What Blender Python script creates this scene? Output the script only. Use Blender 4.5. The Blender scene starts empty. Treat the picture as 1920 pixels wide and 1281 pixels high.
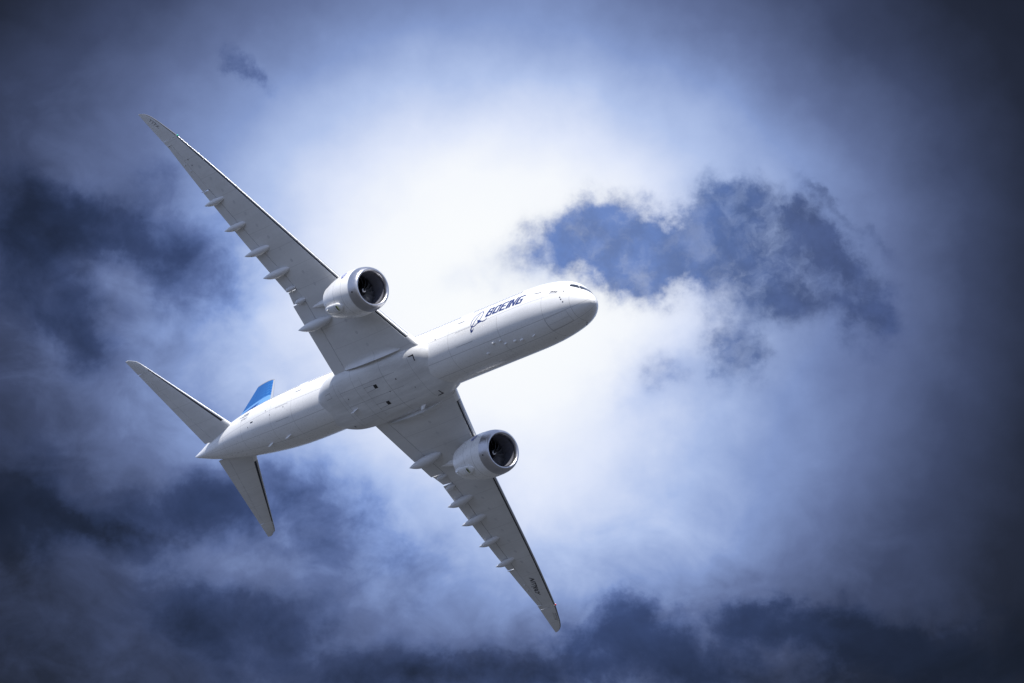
import bpy, bmesh, math, random
import numpy as np
from mathutils import Matrix, Vector
random.seed(7)
rad = math.radians
S = bpy.context.scene
C = S.collection

# ------------------------------------------------------------------ camera
EL = rad(15.0)                                   # the lens looks up 15 degrees
cam_d = bpy.data.cameras.new('camera')
cam = bpy.data.objects.new('camera', cam_d)
C.objects.link(cam)
cam.location = (0, 0, 1.7)
cam.rotation_euler = (rad(90) + EL, 0, 0)
cam_d.sensor_width = 36.0
cam_d.lens = 9877.6 / 1920 * 36.0
cam_d.clip_start = 1.0
cam_d.clip_end = 60000.0
S.camera = cam

# ------------------------------------------------------------------ sun
SUN = Vector((-0.027, -0.488, 0.872)).normalized()
sun_d = bpy.data.lights.new('sun', 'SUN')
sun_d.energy = 5.0
sun_d.angle = rad(0.53)
sun_d.color = (1.0, 0.965, 0.91)
sun = bpy.data.objects.new('sun', sun_d)
C.objects.link(sun)
sun.rotation_euler = SUN.to_track_quat('Z', 'Y').to_euler()
sun.location = (0, 0, 900)

# ------------------------------------------------------------------ view
S.view_settings.view_transform = 'Standard'
S.view_settings.look = 'None'
S.view_settings.exposure = 0.5                  # exposed for the shaded belly
S.view_settings.gamma = 1.0

# ------------------------------------------------------------------ world: sky with drifting cloud
W = bpy.data.worlds.new('World')
S.world = W
W.use_nodes = True
W.cycles.sampling_method = 'MANUAL'
W.cycles.sample_map_resolution = 512
wt = W.node_tree
wt.nodes.clear()


class NT:
    """small helper to chain shader nodes"""
    def __init__(s, t):
        s.t = t

    def n(s, kind, **kw):
        o = s.t.nodes.new(kind)
        for k, v in kw.items():
            setattr(o, k, v)
        return o

    def put(s, sock, v):
        if isinstance(v, bpy.types.NodeSocket):
            s.t.links.new(v, sock)
        else:
            sock.default_value = v

    def m(s, op, a, b=0.0, c=0.0, clamp=False):
        o = s.n('ShaderNodeMath', operation=op, use_clamp=clamp)
        s.put(o.inputs[0], a)
        s.put(o.inputs[1], b)
        s.put(o.inputs[2], c)
        return o.outputs[0]

    def step(s, x, a, b, lo=0.0, hi=1.0):
        o = s.n('ShaderNodeMapRange', interpolation_type='SMOOTHSTEP')
        s.put(o.inputs['Value'], x)
        for k, v in (('From Min', a), ('From Max', b), ('To Min', lo), ('To Max', hi)):
            s.put(o.inputs[k], v)
        return o.outputs['Result']

    def mix(s, f, a, b):
        o = s.n('ShaderNodeMix', data_type='FLOAT')
        s.put(o.inputs[0], f)
        s.put(o.inputs[2], a)
        s.put(o.inputs[3], b)
        return o.outputs[0]

    def mixc(s, f, a, b, mode='MIX'):
        o = s.n('ShaderNodeMix', data_type='RGBA', blend_type=mode)
        s.put(o.inputs[0], f)
        s.put(o.inputs[6], a)
        s.put(o.inputs[7], b)
        return o.outputs[2]

    def xyz(s, x, y, z=0.0):
        o = s.n('ShaderNodeCombineXYZ')
        s.put(o.inputs[0], x)
        s.put(o.inputs[1], y)
        s.put(o.inputs[2], z)
        return o.outputs[0]

    def sep(s, v):
        o = s.n('ShaderNodeSeparateXYZ')
        s.put(o.inputs[0], v)
        return o.outputs

    def noise(s, v, scale, detail=6.0, rough=0.55, dist=0.0):
        o = s.n('ShaderNodeTexNoise')
        s.put(o.inputs['Vector'], v)
        o.inputs['Scale'].default_value = scale
        o.inputs['Detail'].default_value = detail
        o.inputs['Roughness'].default_value = rough
        o.inputs['Distortion'].default_value = dist
        return o.outputs['Fac']

    def ramp(s, f, stops, interp='LINEAR'):
        o = s.n('ShaderNodeValToRGB')
        s.put(o.inputs[0], f)
        cr = o.color_ramp
        cr.interpolation = interp
        while len(cr.elements) < len(stops):
            cr.elements.new(0.5)
        for e, (p, c) in zip(cr.elements, stops):
            e.position = p
        for e, (p, c) in zip(cr.elements, stops):
            e.color = (c, c, c, 1) if not hasattr(c, '__len__') else (*c, 1)
        return o.outputs[0]


def lin(r, g, b):
    f = lambda v: (v / 255) / 12.92 if v / 255 <= 0.04045 else ((v / 255 + 0.055) / 1.055) ** 2.4
    return (f(r), f(g), f(b))


# sky chart: u = azimuth, v = elevation above 15 degrees, both in steps of 0.58 degree
k = NT(wt)
tc = k.n('ShaderNodeTexCoord')
nrm = k.n('ShaderNodeVectorMath', operation='NORMALIZE')
wt.links.new(tc.outputs['Generated'], nrm.inputs[0])
dx, dy, dz = k.sep(nrm.outputs[0])[:3]
az = k.m('ARCTAN2', dx, dy)
ele = k.m('ARCSINE', dz)
U = k.m('MULTIPLY', az, 98.776 * math.cos(EL))
V = k.m('MULTIPLY', k.m('SUBTRACT', ele, EL), 98.776)
P0 = k.xyz(U, V)
# slow billowing of the cloud cover
w1 = k.noise(P0, 0.55, 5, 0.55)
w2 = k.noise(k.xyz(k.m('ADD', U, 31.7), k.m('ADD', V, 12.3)), 0.55, 5, 0.55)
Uw = k.m('ADD', U, k.m('MULTIPLY', k.m('SUBTRACT', w1, 0.5), 1.3))
Vw = k.m('ADD', V, k.m('MULTIPLY', k.m('SUBTRACT', w2, 0.5), 1.3))
# cover brightness with the lens vignette put into it, by elevation band (top to bottom) and azimuth
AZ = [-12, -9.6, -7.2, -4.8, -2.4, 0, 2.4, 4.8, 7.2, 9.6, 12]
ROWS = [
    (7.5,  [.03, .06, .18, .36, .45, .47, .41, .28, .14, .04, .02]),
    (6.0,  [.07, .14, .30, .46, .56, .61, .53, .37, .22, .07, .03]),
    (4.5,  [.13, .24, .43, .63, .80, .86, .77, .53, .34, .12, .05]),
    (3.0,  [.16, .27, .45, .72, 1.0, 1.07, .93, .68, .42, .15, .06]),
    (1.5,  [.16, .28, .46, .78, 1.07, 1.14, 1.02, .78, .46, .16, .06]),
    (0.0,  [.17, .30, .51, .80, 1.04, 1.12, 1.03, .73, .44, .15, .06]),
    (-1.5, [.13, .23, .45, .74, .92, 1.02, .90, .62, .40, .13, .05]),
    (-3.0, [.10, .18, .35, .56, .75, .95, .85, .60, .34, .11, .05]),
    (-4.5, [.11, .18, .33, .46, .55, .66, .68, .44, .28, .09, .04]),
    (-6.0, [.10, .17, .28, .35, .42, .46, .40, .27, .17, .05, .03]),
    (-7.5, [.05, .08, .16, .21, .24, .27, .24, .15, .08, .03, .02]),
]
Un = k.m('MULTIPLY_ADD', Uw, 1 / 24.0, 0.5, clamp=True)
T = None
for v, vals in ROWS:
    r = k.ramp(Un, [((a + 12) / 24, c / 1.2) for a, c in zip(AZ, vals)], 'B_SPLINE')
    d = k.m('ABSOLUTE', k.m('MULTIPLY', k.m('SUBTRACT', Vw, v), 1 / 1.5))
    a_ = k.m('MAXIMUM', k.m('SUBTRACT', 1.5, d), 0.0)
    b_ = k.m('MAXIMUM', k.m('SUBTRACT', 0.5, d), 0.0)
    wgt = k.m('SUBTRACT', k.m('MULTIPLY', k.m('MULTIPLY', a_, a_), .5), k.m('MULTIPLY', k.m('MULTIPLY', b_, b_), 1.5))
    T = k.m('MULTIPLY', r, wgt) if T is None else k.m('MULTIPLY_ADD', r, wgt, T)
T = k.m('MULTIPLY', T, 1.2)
# unseen cover beyond the bank: an even level set as fill light on the aircraft
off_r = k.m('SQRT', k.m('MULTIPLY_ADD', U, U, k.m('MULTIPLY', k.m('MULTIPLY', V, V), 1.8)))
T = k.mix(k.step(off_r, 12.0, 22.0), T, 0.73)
fine = k.noise(P0, 1.3, 9, 0.6, 0.6)
big = k.noise(k.xyz(U, k.m('MULTIPLY', V, 1.4)), 0.5, 7, 0.55, 0.8)
# the cover is smooth in the upper right and lumpy low on the left
lump = k.step(k.m('SUBTRACT', k.m('MULTIPLY', V, -1.0), k.m('MULTIPLY', U, 0.55)), -2.5, 4.0, 0.06, 1.0)
lump = k.m('MULTIPLY', lump, k.step(T, .62, 1.0, 1.0, .25))
T = k.m('MULTIPLY_ADD', k.m('MULTIPLY', k.m('SUBTRACT', big, 0.5), lump), 0.30, T)
T = k.m('MULTIPLY_ADD', k.m('MULTIPLY', k.m('SUBTRACT', fine, 0.5), lump), 0.12, T)


def cloud(blobs, wob, wscale, amp, ascale, lo, hi, seed, rough=0.58, dist=0.15):
    """coverage of one cloud: ellipses (x, y, rx, ry, tilt, weight; x right and y down in hundredths of a chart
    step from the chart corner) whose edges are frayed by turbulence"""
    a = k.noise(k.xyz(k.m('ADD', U, seed), V), wscale, 7, 0.62)
    b = k.noise(k.xyz(U, k.m('ADD', V, seed + 9.1)), wscale, 7, 0.62)
    uu = k.m('MULTIPLY_ADD', k.m('SUBTRACT', a, 0.5), wob, U)
    vv = k.m('MULTIPLY_ADD', k.m('SUBTRACT', b, 0.5), wob, V)
    tot = None
    for (cx, cy, rx, ry, tilt, wgt) in blobs:
        cu, cv, ru, rv = (cx - 960) / 100, (640 - cy) / 100, rx / 100, ry / 100
        c_, s_ = math.cos(rad(tilt)), math.sin(rad(tilt))
        du = k.m('SUBTRACT', uu, cu)
        dv = k.m('SUBTRACT', vv, cv)
        p = k.m('MULTIPLY_ADD', du, c_ / ru, k.m('MULTIPLY', dv, s_ / ru))
        q = k.m('MULTIPLY_ADD', du, -s_ / rv, k.m('MULTIPLY', dv, c_ / rv))
        d2 = k.m('MULTIPLY_ADD', p, p, k.m('MULTIPLY', q, q))
        g = k.m('MULTIPLY', k.m('POWER', math.exp(-1.0), d2), wgt)
        tot = g if tot is None else k.m('ADD', tot, g)
    f = k.noise(k.xyz(k.m('ADD', U, seed * 2), V, seed), ascale, 10, rough, dist)
    edge = k.m('MULTIPLY', k.m('SUBTRACT', f, 0.5), amp)
    return k.step(k.m('MULTIPLY_ADD', edge, k.step(tot, 0.0, 0.45), tot), lo, hi), f


# dark rain cloud: left bank, lower left bank under the tail, bottom bank
bank, bf = cloud([(20, 420, 100, 70, 0, .6), (95, 390, 110, 42, -30, .65), (60, 510, 110, 90, -30, .75), (140, 625, 85, 60, -60, .85), (190, 440, 120, 50, -20, .5),
              (300, 455, 130, 80, -10, .55), (265, 350, 80, 50, 30, .35), (390, 510, 130, 110, 0, .35), (320, 590, 170, 90, 0, .25), (225, 530, 80, 38, -45, -.4),
              (10, 1000, 110, 90, 0, .95), (110, 960, 120, 50, 0, .45), (210, 1000, 120, 36, -22, .5), (330, 965, 120, 55, 15, .6), (440, 930, 150, 65, 10, .55),
              (560, 950, 140, 80, 0, .35), (40, 880, 130, 80, 0, .4), (480, 1062, 120, 34, 0, -.25), (330, 1120, 80, 70, -30, .6), (420, 1185, 140, 75, 0, .75),
              (530, 1160, 120, 60, 0, .4), (700, 1265, 240, 50, 0, .7), (920, 1255, 210, 45, 0, .6), (60, 1230, 160, 70, 0, .3), (610, 1000, 200, 100, 0, .34), (760, 1080, 190, 90, 0, .28)],
             1.0, 0.8, 1.45, 1.0, -.05, 1.35, 3.0, .58, .3)
wisp, wf = cloud([(1120, 1210, 100, 60, 25, .7), (1180, 1150, 60, 60, 40, .65), (1260, 1215, 140, 60, -25, .85), (1400, 1170, 90, 42, 0, .75),
              (1530, 1185, 140, 46, -8, .95), (1660, 1225, 150, 55, -15, .8), (1880, 1240, 190, 90, 0, .9), (900, 1260, 200, 50, 0, .7), (1350, 1262, 300, 40, 0, .5),
              (440, 120, 46, 32, -40, .42), (480, 150, 60, 18, -35, .32), (120, 970, 140, 18, -35, .7), (250, 1005, 120, 22, -12, .7)],
             1.0, 1.2, 1.9, 1.4, .08, 1.3, 41.0, .62)
T = k.m('MULTIPLY', T, k.mix(bank, 1.0, 0.45))
T = k.m('MULTIPLY', T, k.mix(wisp, 1.0, 0.57))
T = k.m('MAXIMUM', T, 0.02)
PAL = [(0, (14, 15, 22)), (.13, (33, 38, 55)), (.27, (61, 71, 102)), (.42, (98, 113, 155)), (.55, (134, 155, 204)),
       (.69, (178, 196, 235)), (.82, (224, 232, 252)), (.91, (247, 250, 255)), (1, (252, 254, 255))]
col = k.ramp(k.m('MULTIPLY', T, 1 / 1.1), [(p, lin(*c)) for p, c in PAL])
# rain cloud is bluer than the veil before it
col = k.mixc(k.m('MAXIMUM', bank, wisp), col, k.mixc(1.0, col, (.80, .98, 1.22, 1), 'MULTIPLY'))
# blue hole in the bright cover right of the nose, with thin haze trailing below it
haze_b, _ = cloud([(1540, 640, 230, 90, -25, .6), (1370, 690, 170, 80, 0, .5), (1000, 500, 170, 60, 10, .55), (1250, 720, 110, 60, 0, .4), (1330, 860, 240, 170, 0, .5), (1480, 480, 260, 120, -25, .6)],
             1.2, 0.9, 1.1, 1.2, .0, 1.2, 71.0, .55)
hole, hf = cloud([(1130, 400, 55, 42, 0, .75), (1150, 480, 105, 62, -20, 1.0), (1070, 450, 85, 45, 10, .7), (1200, 510, 65, 52, 0, .75), (1215, 430, 36, 52, 0, .7),
              (1285, 462, 105, 46, 0, 1.5), (1340, 450, 60, 40, 0, .5), (1340, 395, 50, 60, 0, 1.0), (1395, 385, 46, 46, 0, .95), (1330, 490, 75, 42, 0, .7), (1425, 480, 90, 60, -20, .75),
              (1450, 415, 66, 44, -20, .9), (1510, 450, 95, 50, -40, 1.0), (1580, 510, 100, 52, -52, 1.05), (1640, 590, 80, 44, -62, .9), (1500, 560, 120, 60, -25, .7),
              (1400, 565, 90, 42, -15, .6), (1370, 665, 42, 62, 25, 1.0), (1408, 640, 26, 54, 15, .6), (1240, 700, 48, 34, 0, .5), (1580, 405, 130, 13, -42, .45),
              (1000, 490, 90, 36, 10, .35), (1420, 455, 30, 16, -30, -.4), (1480, 500, 40, 14, -40, -.35)],
             1.15, 1.3, 1.5, 1.25, -.02, 1.15, 17.0, .62, .1)
hc = k.mixc(k.step(U, 2.0, 6.0), (*lin(80, 114, 180), 1), (*lin(66, 82, 126), 1))
tone = k.step(k.noise(k.xyz(U, V, 5.5), 1.8, 9, .62), .3, .7, .84, 1.12)
hc = k.mixc(1.0, hc, k.xyz(tone, tone, tone), 'MULTIPLY')
lum0 = k.noise(k.xyz(V, U, 8.8), 1.1, 8, .6)
veil = k.noise(k.xyz(k.m('MULTIPLY_ADD', k.m('SUBTRACT', hf, .5), .8, U), k.m('MULTIPLY_ADD', k.m('SUBTRACT', lum0, .5), .9, V), 4.2), 1.25, 10, .60)
hole = k.m('MULTIPLY', hole, k.step(veil, .42, .70, 1.0, k.step(U, 3.2, 5.2, .82, .42)))
hz = k.mixc(k.step(U, 2.0, 6.4), (*lin(140, 170, 228), 1), (*lin(90, 105, 150), 1))
col = k.mixc(k.m('MULTIPLY', haze_b, 0.55), col, hz)
col = k.mixc(k.m('MULTIPLY', hole, 0.92), col, hc)

sky = k.n('ShaderNodeTexSky', sky_type='NISHITA', sun_disc=False)
sky.sun_elevation = math.asin(SUN.z)
sky.sun_rotation = math.atan2(SUN.x, SUN.y)
bg_sky = k.n('ShaderNodeBackground')
bg_sky.inputs[1].default_value = 0.08
wt.links.new(sky.outputs[0], bg_sky.inputs[0])
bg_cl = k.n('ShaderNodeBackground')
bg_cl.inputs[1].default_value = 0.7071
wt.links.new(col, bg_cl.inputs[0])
mx = k.n('ShaderNodeMixShader')
mx.inputs[0].default_value = 0.985               # the cover is almost closed
wt.links.new(bg_sky.outputs[0], mx.inputs[1])
wt.links.new(bg_cl.outputs[0], mx.inputs[2])
wo = k.n('ShaderNodeOutputWorld')
wt.links.new(mx.outputs[0], wo.inputs[0])

# ------------------------------------------------------------------ helpers
def mesh_obj(name, verts, faces, mats, parent=None, fmat=None, smooth=True, fix=True, sharp=35):
    me = bpy.data.meshes.new(name)
    me.from_pydata([tuple(map(float, v)) for v in verts], [], faces)
    for m_ in (mats if isinstance(mats, (list, tuple)) else [mats]):
        me.materials.append(m_)
    if fmat:
        me.polygons.foreach_set('material_index', fmat)
    if fix:
        bm = bmesh.new()
        bm.from_mesh(me)
        bmesh.ops.remove_doubles(bm, verts=bm.verts, dist=1e-5)
        bmesh.ops.recalc_face_normals(bm, faces=bm.faces)
        bm.to_mesh(me)
        bm.free()
    me.polygons.foreach_set('use_smooth', [smooth] * len(me.polygons))
    if smooth:
        me.set_sharp_from_angle(angle=rad(sharp))
    me.update()
    o = bpy.data.objects.new(name, me)
    C.objects.link(o)
    if parent is not None:
        o.parent = parent
    return o


def loft(rings, closed=True, cap0=True, cap1=True):
    """rings: list of equal-length point loops -> verts, faces"""
    n = len(rings[0])
    v = [p for r in rings for p in r]
    f = []
    for i in range(len(rings) - 1):
        for j in range(n if closed else n - 1):
            a, b = i * n + j, i * n + (j + 1) % n
            f.append((a, b, b + n, a + n))
    if cap0:
        f.append(tuple(range(n - 1, -1, -1)))
    if cap1:
        f.append(tuple(range((len(rings) - 1) * n, len(rings) * n)))
    return v, f


def join(*parts):
    V_, F_ = [], []
    for v, f in parts:
        o = len(V_)
        V_ += list(v)
        F_ += [tuple(i + o for i in q) for q in f]
    return V_, F_


def pchip(X, Y):
    X = np.array(X, float)
    Y = np.array(Y, float)
    h = np.diff(X)
    d = np.diff(Y) / h
    m = np.zeros_like(Y)
    m[0], m[-1] = d[0], d[-1]
    for i in range(1, len(X) - 1):
        if d[i - 1] * d[i] > 0:
            a, b = 2 * h[i] + h[i - 1], h[i] + 2 * h[i - 1]
            m[i] = (a + b) / (a / d[i - 1] + b / d[i])

    def f(x):
        x = np.clip(x, X[0], X[-1])
        i = np.clip(np.searchsorted(X, x) - 1, 0, len(X) - 2)
        t = (x - X[i]) / h[i]
        return (2*t**3-3*t**2+1)*Y[i] + (t**3-2*t**2+t)*h[i]*m[i] + (-2*t**3+3*t**2)*Y[i+1] + (t**3-t**2)*h[i]*m[i+1]
    return f


# ------------------------------------------------------------------ materials
def material(name, base, rough=0.4, metal=0.0, coat=0.0, spec=0.5):
    m = bpy.data.materials.new(name)
    m.use_nodes = True
    b = m.node_tree.nodes['Principled BSDF']
    b.inputs['Base Color'].default_value = (*base, 1)
    b.inputs['Roughness'].default_value = rough
    b.inputs['Metallic'].default_value = metal
    b.inputs['Coat Weight'].default_value = coat
    b.inputs['Coat Roughness'].default_value = 0.08
    b.inputs['Specular IOR Level'].default_value = spec
    return m


def painted(name, base, rough, coat=0.0, metal=0.0, rings=(), laps=(), axis0=(0, 0.5), wear=0.07, wscale=0.6, line=0.62, lw=0.03, ribs=None):
    """paint with faint dirt; thin dark panel joints at stations x (rings) and at angles round the axis (laps)"""
    m = material(name, base, rough, metal, coat)
    t = NT(m.node_tree)
    b = m.node_tree.nodes['Principled BSDF']
    tc = t.n('ShaderNodeTexCoord')
    P = tc.outputs['Object']
    x, y, z = t.sep(P)[:3]
    st = t.xyz(t.m('MULTIPLY', x, 0.18), y, z)               # dirt is drawn out along the flow
    f = t.noise(st, wscale, 8, 0.6)
    g = t.noise(P, wscale * 6, 4, 0.6)
    fac = t.m('ADD', t.m('MULTIPLY', f, 0.75), t.m('MULTIPLY', g, 0.25))
    k_ = t.step(fac, 0.3, 0.7, 1.0 - wear, 1.0)
    ln = None
    for r in rings:
        d = t.m('ABSOLUTE', t.m('SUBTRACT', x, r))
        ln = d if ln is None else t.m('MINIMUM', ln, d)
    if laps:
        ang = t.m('ARCTAN2', t.m('SUBTRACT', z, axis0[1]), t.m('SUBTRACT', y, axis0[0]))
        for a in laps:
            d = t.m('MULTIPLY', t.m('ABSOLUTE', t.m('SUBTRACT', ang, rad(a))), 3.0)
            ln = d if ln is None else t.m('MINIMUM', ln, d)
    if ribs:
        fr = t.m('FRACT', t.m('MULTIPLY', t.m('ABSOLUTE', y), 1 / ribs))
        ln = t.m('MULTIPLY', t.m('ABSOLUTE', t.m('SUBTRACT', fr, 0.5)), ribs)
    c = t.mixc(1.0, (*base, 1), t.xyz(k_, k_, k_), 'MULTIPLY')
    if ln is not None:
        q = t.step(ln, lw * 0.5, lw, line, 1.0)
        c = t.mixc(1.0, c, t.xyz(q, q, q), 'MULTIPLY')
    m.node_tree.links.new(c, b.inputs['Base Color'])
    r_ = t.step(g, 0.3, 0.7, rough * 0.85, rough * 1.2)
    m.node_tree.links.new(r_, b.inputs['Roughness'])
    return m


M_white = painted('white paint', (.80, .80, .80), .30, coat=.35, wscale=.8, line=.55, rings=(2.2, 6.1, 13.4, 21.9, 50.9, 55.2, 62.0, 66.6, 71.5), laps=(-32, -74, -106, -148), wear=.13)
M_fairing = painted('belly paint', (.74, .745, .75), .36, coat=.15, rings=(28.2, 33.0, 38.2, 41.6), laps=(), wear=.24, wscale=1.1, line=.6)
M_cowl = painted('cowl paint', (.80, .80, .80), .30, coat=.3, rings=(28.05, 29.6), axis0=(0, -1.9), wear=.09, line=.5)
M_grey = painted('wing grey paint', (.70, .705, .71), .42, wear=.16, wscale=.5, ribs=2.37, line=.82)
M_flap = painted('flap grey paint', (.67, .675, .68), .42, wear=.10, wscale=.5)
M_canoe = painted('fairing grey paint', (.68, .685, .70), .38, wear=.08)
M_dark = material('dark recess', (.018, .02, .03), .6)  # on the wing and tailplane cores this colour stands in for gap shade
M_black = material('black', (.008, .008, .012), .5)
M_lipm = painted('bare metal', (.50, .50, .53), .34, metal=1.0, wear=.05)
M_slat = painted('slat metal', (.50, .51, .53), .34, metal=.6, wear=.05)
M_liner = painted('acoustic liner', (.15, .155, .19), .45, wear=.1)
M_blade = material('fan blade', (.26, .27, .30), .30, .5)
M_panel = material('panel grey', (.55, .555, .57), .45)
M_glass = material('cockpit glass', (.006, .007, .010), .12)
M_win = material('cabin glass', (.16, .165, .19), .15)
M_seam = material('door seam', (.22, .225, .24), .5)
M_navy = material('navy lettering', (.005, .022, .135), .35)
M_ink = material('black lettering', (.016, .017, .03), .45)
M_faint = material('grey lettering', (.19, .195, .21), .45)
M_bluedisc = material('emblem blue', (.015, .04, .30), .35)
M_whitemark = material('white marking', (.85, .85, .85), .4)
M_greenstain = material('green primer', (.16, .20, .03), .6)
M_green = material('green glass', (.05, .6, .35), .15)
M_redg = material('red glass', (.6, .03, .02), .15)
M_fincap = painted('fin cap grey', (.20, .205, .22), .4)


def fin_material():
    m = material('blue tail livery', (.0, .15, .5), .5, spec=.2)
    t = NT(m.node_tree)
    b = m.node_tree.nodes['Principled BSDF']
    P = t.n('ShaderNodeTexCoord').outputs['Object']
    x, y, z = t.sep(P)[:3]
    deep = (*lin(0, 72, 134), 1)
    light = (*lin(85, 130, 178), 1)
    spot = (*lin(58, 120, 178), 1)
    dk = (*lin(8, 52, 118), 1)
    vo = t.n('ShaderNodeTexVoronoi', feature='F1')
    m.node_tree.links.new(t.xyz(t.m('MULTIPLY', x, 1.25), 0.0, t.m('MULTIPLY', z, 1.25)), vo.inputs['Vector'])
    vo.inputs['Scale'].default_value = 1.0
    vo.inputs['Randomness'].default_value = 0.15
    dots = t.step(vo.outputs['Distance'], .30, .42, 1.0, 0.0)
    # spots thin out towards the rudder
    fore = t.step(t.m('SUBTRACT', x, t.m('MULTIPLY', z, 0.70)), 60.2, 65.6, 1.0, 0.0)
    c = t.mixc(t.m('MULTIPLY', dots, t.m('MULTIPLY', fore, .9)), deep, spot)
    ed = t.m('SUBTRACT', z, t.m('MULTIPLY_ADD', t.m('SUBTRACT', x, 70.0), -0.34, 9.5))
    band = t.step(ed, -.05, .05, 1.0, 0.0)
    c = t.mixc(band, c, light)
    ed2 = t.m('SUBTRACT', z, t.m('MULTIPLY_ADD', t.m('SUBTRACT', x, 70.0), -0.30, 8.55))
    low = t.step(ed2, -.05, .05, 1.0, 0.0)
    low = t.m('MULTIPLY', low, t.step(x, 69.9, 70.0))
    c = t.mixc(low, c, dk)
    m.node_tree.links.new(c, b.inputs['Base Color'])
    return m


M_fin = fin_material()

# ------------------------------------------------------------------ ground: an airfield far below the aircraft
gm = material('airfield tarmac', (.045, .047, .047), .9)
t = NT(gm.node_tree)
P = t.n('ShaderNodeTexCoord').outputs['Object']
c = t.ramp(t.noise(P, .004, 8, .6), [(.3, (.020, .023, .027)), (.5, (.028, .031, .036)), (.7, (.042, .045, .050))])
gm.node_tree.links.new(c, gm.node_tree.nodes['Principled BSDF'].inputs['Base Color'])
NG = 24
gv = [(0, 0, 0)]
gf = []
for ri, r in enumerate((200, 1000, 4000, 12000, 25000)):
    for i in range(NG):
        a = 2 * math.pi * i / NG
        gv.append((r * math.cos(a), r * math.sin(a), 0))
for i in range(NG):
    gf.append((0, 1 + i, 1 + (i + 1) % NG))
    for ri in range(4):
        o = 1 + ri * NG
        gf.append((o + i, o + NG + i, o + NG + (i + 1) % NG, o + (i + 1) % NG))
ground = mesh_obj('ground', gv, gf, gm, smooth=False)
ground['kind'] = 'structure'

# ------------------------------------------------------------------ the aircraft: x runs aft from the nose, y to starboard, z up
plane = bpy.data.objects.new('airliner', None)
C.objects.link(plane)
plane.empty_display_size = 5
plane['label'] = 'white twin-engine airliner with raked wingtips and blue fin, banking to show its belly'
plane['category'] = 'airplane'
A = Matrix(((-0.5766, -0.6078, 0.5460), (0.2350, -0.7634, -0.6017), (0.7825, -0.2186, 0.5830)))   # body axes in lens axes right, down, forward
B = Matrix(((1, 0, 0), (0, -math.sin(EL), math.cos(EL)), (0, -math.cos(EL), -math.sin(EL))))
right = Vector((1, 0, 0))
down = Vector((0, math.sin(EL), -math.cos(EL)))
fwd = Vector((0, math.cos(EL), math.sin(EL)))
Wc = Matrix((right, down, fwd)).transposed()
R = Wc @ A
# exact orthonormal axes
ax = Vector(R.col[0]).normalized()
ay = (Vector(R.col[1]) - ax * ax.dot(Vector(R.col[1]))).normalized()
az_ = ax.cross(ay)
R = Matrix((ax, ay, az_)).transposed()
T0 = Vector((-13.508, 4.4696, 542.747))
mid = Wc @ T0 + Vector(cam.location)
plane.matrix_world = Matrix.Translation(mid - R @ Vector((38, 0, 0))) @ R.to_4x4()

# ------------------------------------------------------------------ fuselage
FX = [0, .08, .25, .6, 1.2, 2, 3, 4, 5, 6.5, 8.5, 11, 13, 50, 53, 56, 60, 64, 68, 71, 73.5, 74.8, 75.3]
FT = [-.77, -.5, -.25, .08, .55, 1.15, 1.9, 2.45, 2.85, 3.22, 3.48, 3.57, 3.58, 3.58, 3.58, 3.57, 3.48, 3.3, 2.92, 2.35, 1.7, 1.35, 1.2]
FB = [-.77, -1.0, -1.18, -1.42, -1.68, -1.9, -2.1, -2.24, -2.35, -2.46, -2.54, -2.58, -2.58, -2.58, -2.54, -2.35, -1.9, -1.36, -.75, -.2, .45, .85, 1.08]
FW = [0.01, .32, .58, .92, 1.32, 1.72, 2.1, 2.37, 2.57, 2.79, 2.98, 3.07, 3.08, 3.08, 3.05, 2.95, 2.7, 2.3, 1.7, 1.1, .46, .15, .03]
f_t, f_b, f_w = pchip(FX, FT), pchip(FX, FB), pchip(FX, FW)


def fus(x, phi, off=0.0):
    a = rad(phi)
    zt, zb, w = float(f_t(x)), float(f_b(x)), float(f_w(x))
    return Vector((x, (w + off) * math.cos(a), (zt + zb) / 2 + ((zt - zb) / 2 + off) * math.sin(a)))


xs = [0, .02, .05, .08, .14, .2, .3, .4, .5, .7, .9, 1.2, 1.5, 1.8, 2.2, 2.6, 3, 3.5, 4, 4.5, 5, 5.7, 6.5, 7.5, 8.5, 10, 11, 12, 13] + \
     list(np.arange(15, 50, 2.5)) + list(np.arange(50, 75.2, .7)) + [75.1, 75.3]
NR = 112
rings = [[fus(x, 360 * j / NR) for j in range(NR)] for x in xs]
v, f = loft(rings)
fuselage = mesh_obj('fuselage', v, f, M_white, plane, sharp=60)


def decal(name, polys, surf, mat, parent, off=0.012, sub=(5, 5)):
    """quads given as four (s, a) corners, laid on a curved surface surf(s, a, off)"""
    v, f = [], []
    for q in polys:
        o = len(v)
        nu, nv = sub
        for i in range(nu + 1):
            for j in range(nv + 1):
                a_, b_ = i / nu, j / nv
                p = [(1-a_)*(1-b_)*q[0][c] + a_*(1-b_)*q[1][c] + a_*b_*q[2][c] + (1-a_)*b_*q[3][c] for c in (0, 1)]
                v.append(surf(p[0], p[1], off))
        for i in range(nu):
            for j in range(nv):
                a_ = o + i * (nv + 1) + j
                f.append((a_, a_ + nv + 1, a_ + nv + 2, a_ + 1))
    return mesh_obj(name, v, f, mat, parent, fix=False)


def ribbon(pts, widths):
    """variable-width stroke through (s, a) points in metres -> quads"""
    P_ = [Vector(p) for p in pts]
    out = []
    L, Rr = [], []
    for i, p in enumerate(P_):
        d = (P_[min(i + 1, len(P_) - 1)] - P_[max(i - 1, 0)]).normalized()
        nn = Vector((-d.y, d.x)) * widths[i] / 2
        L.append(p + nn)
        Rr.append(p - nn)
    for i in range(len(P_) - 1):
        out.append((L[i], L[i + 1], Rr[i + 1], Rr[i]))
    return out


RF = 3.08
DEG = 180 / math.pi / RF


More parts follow.
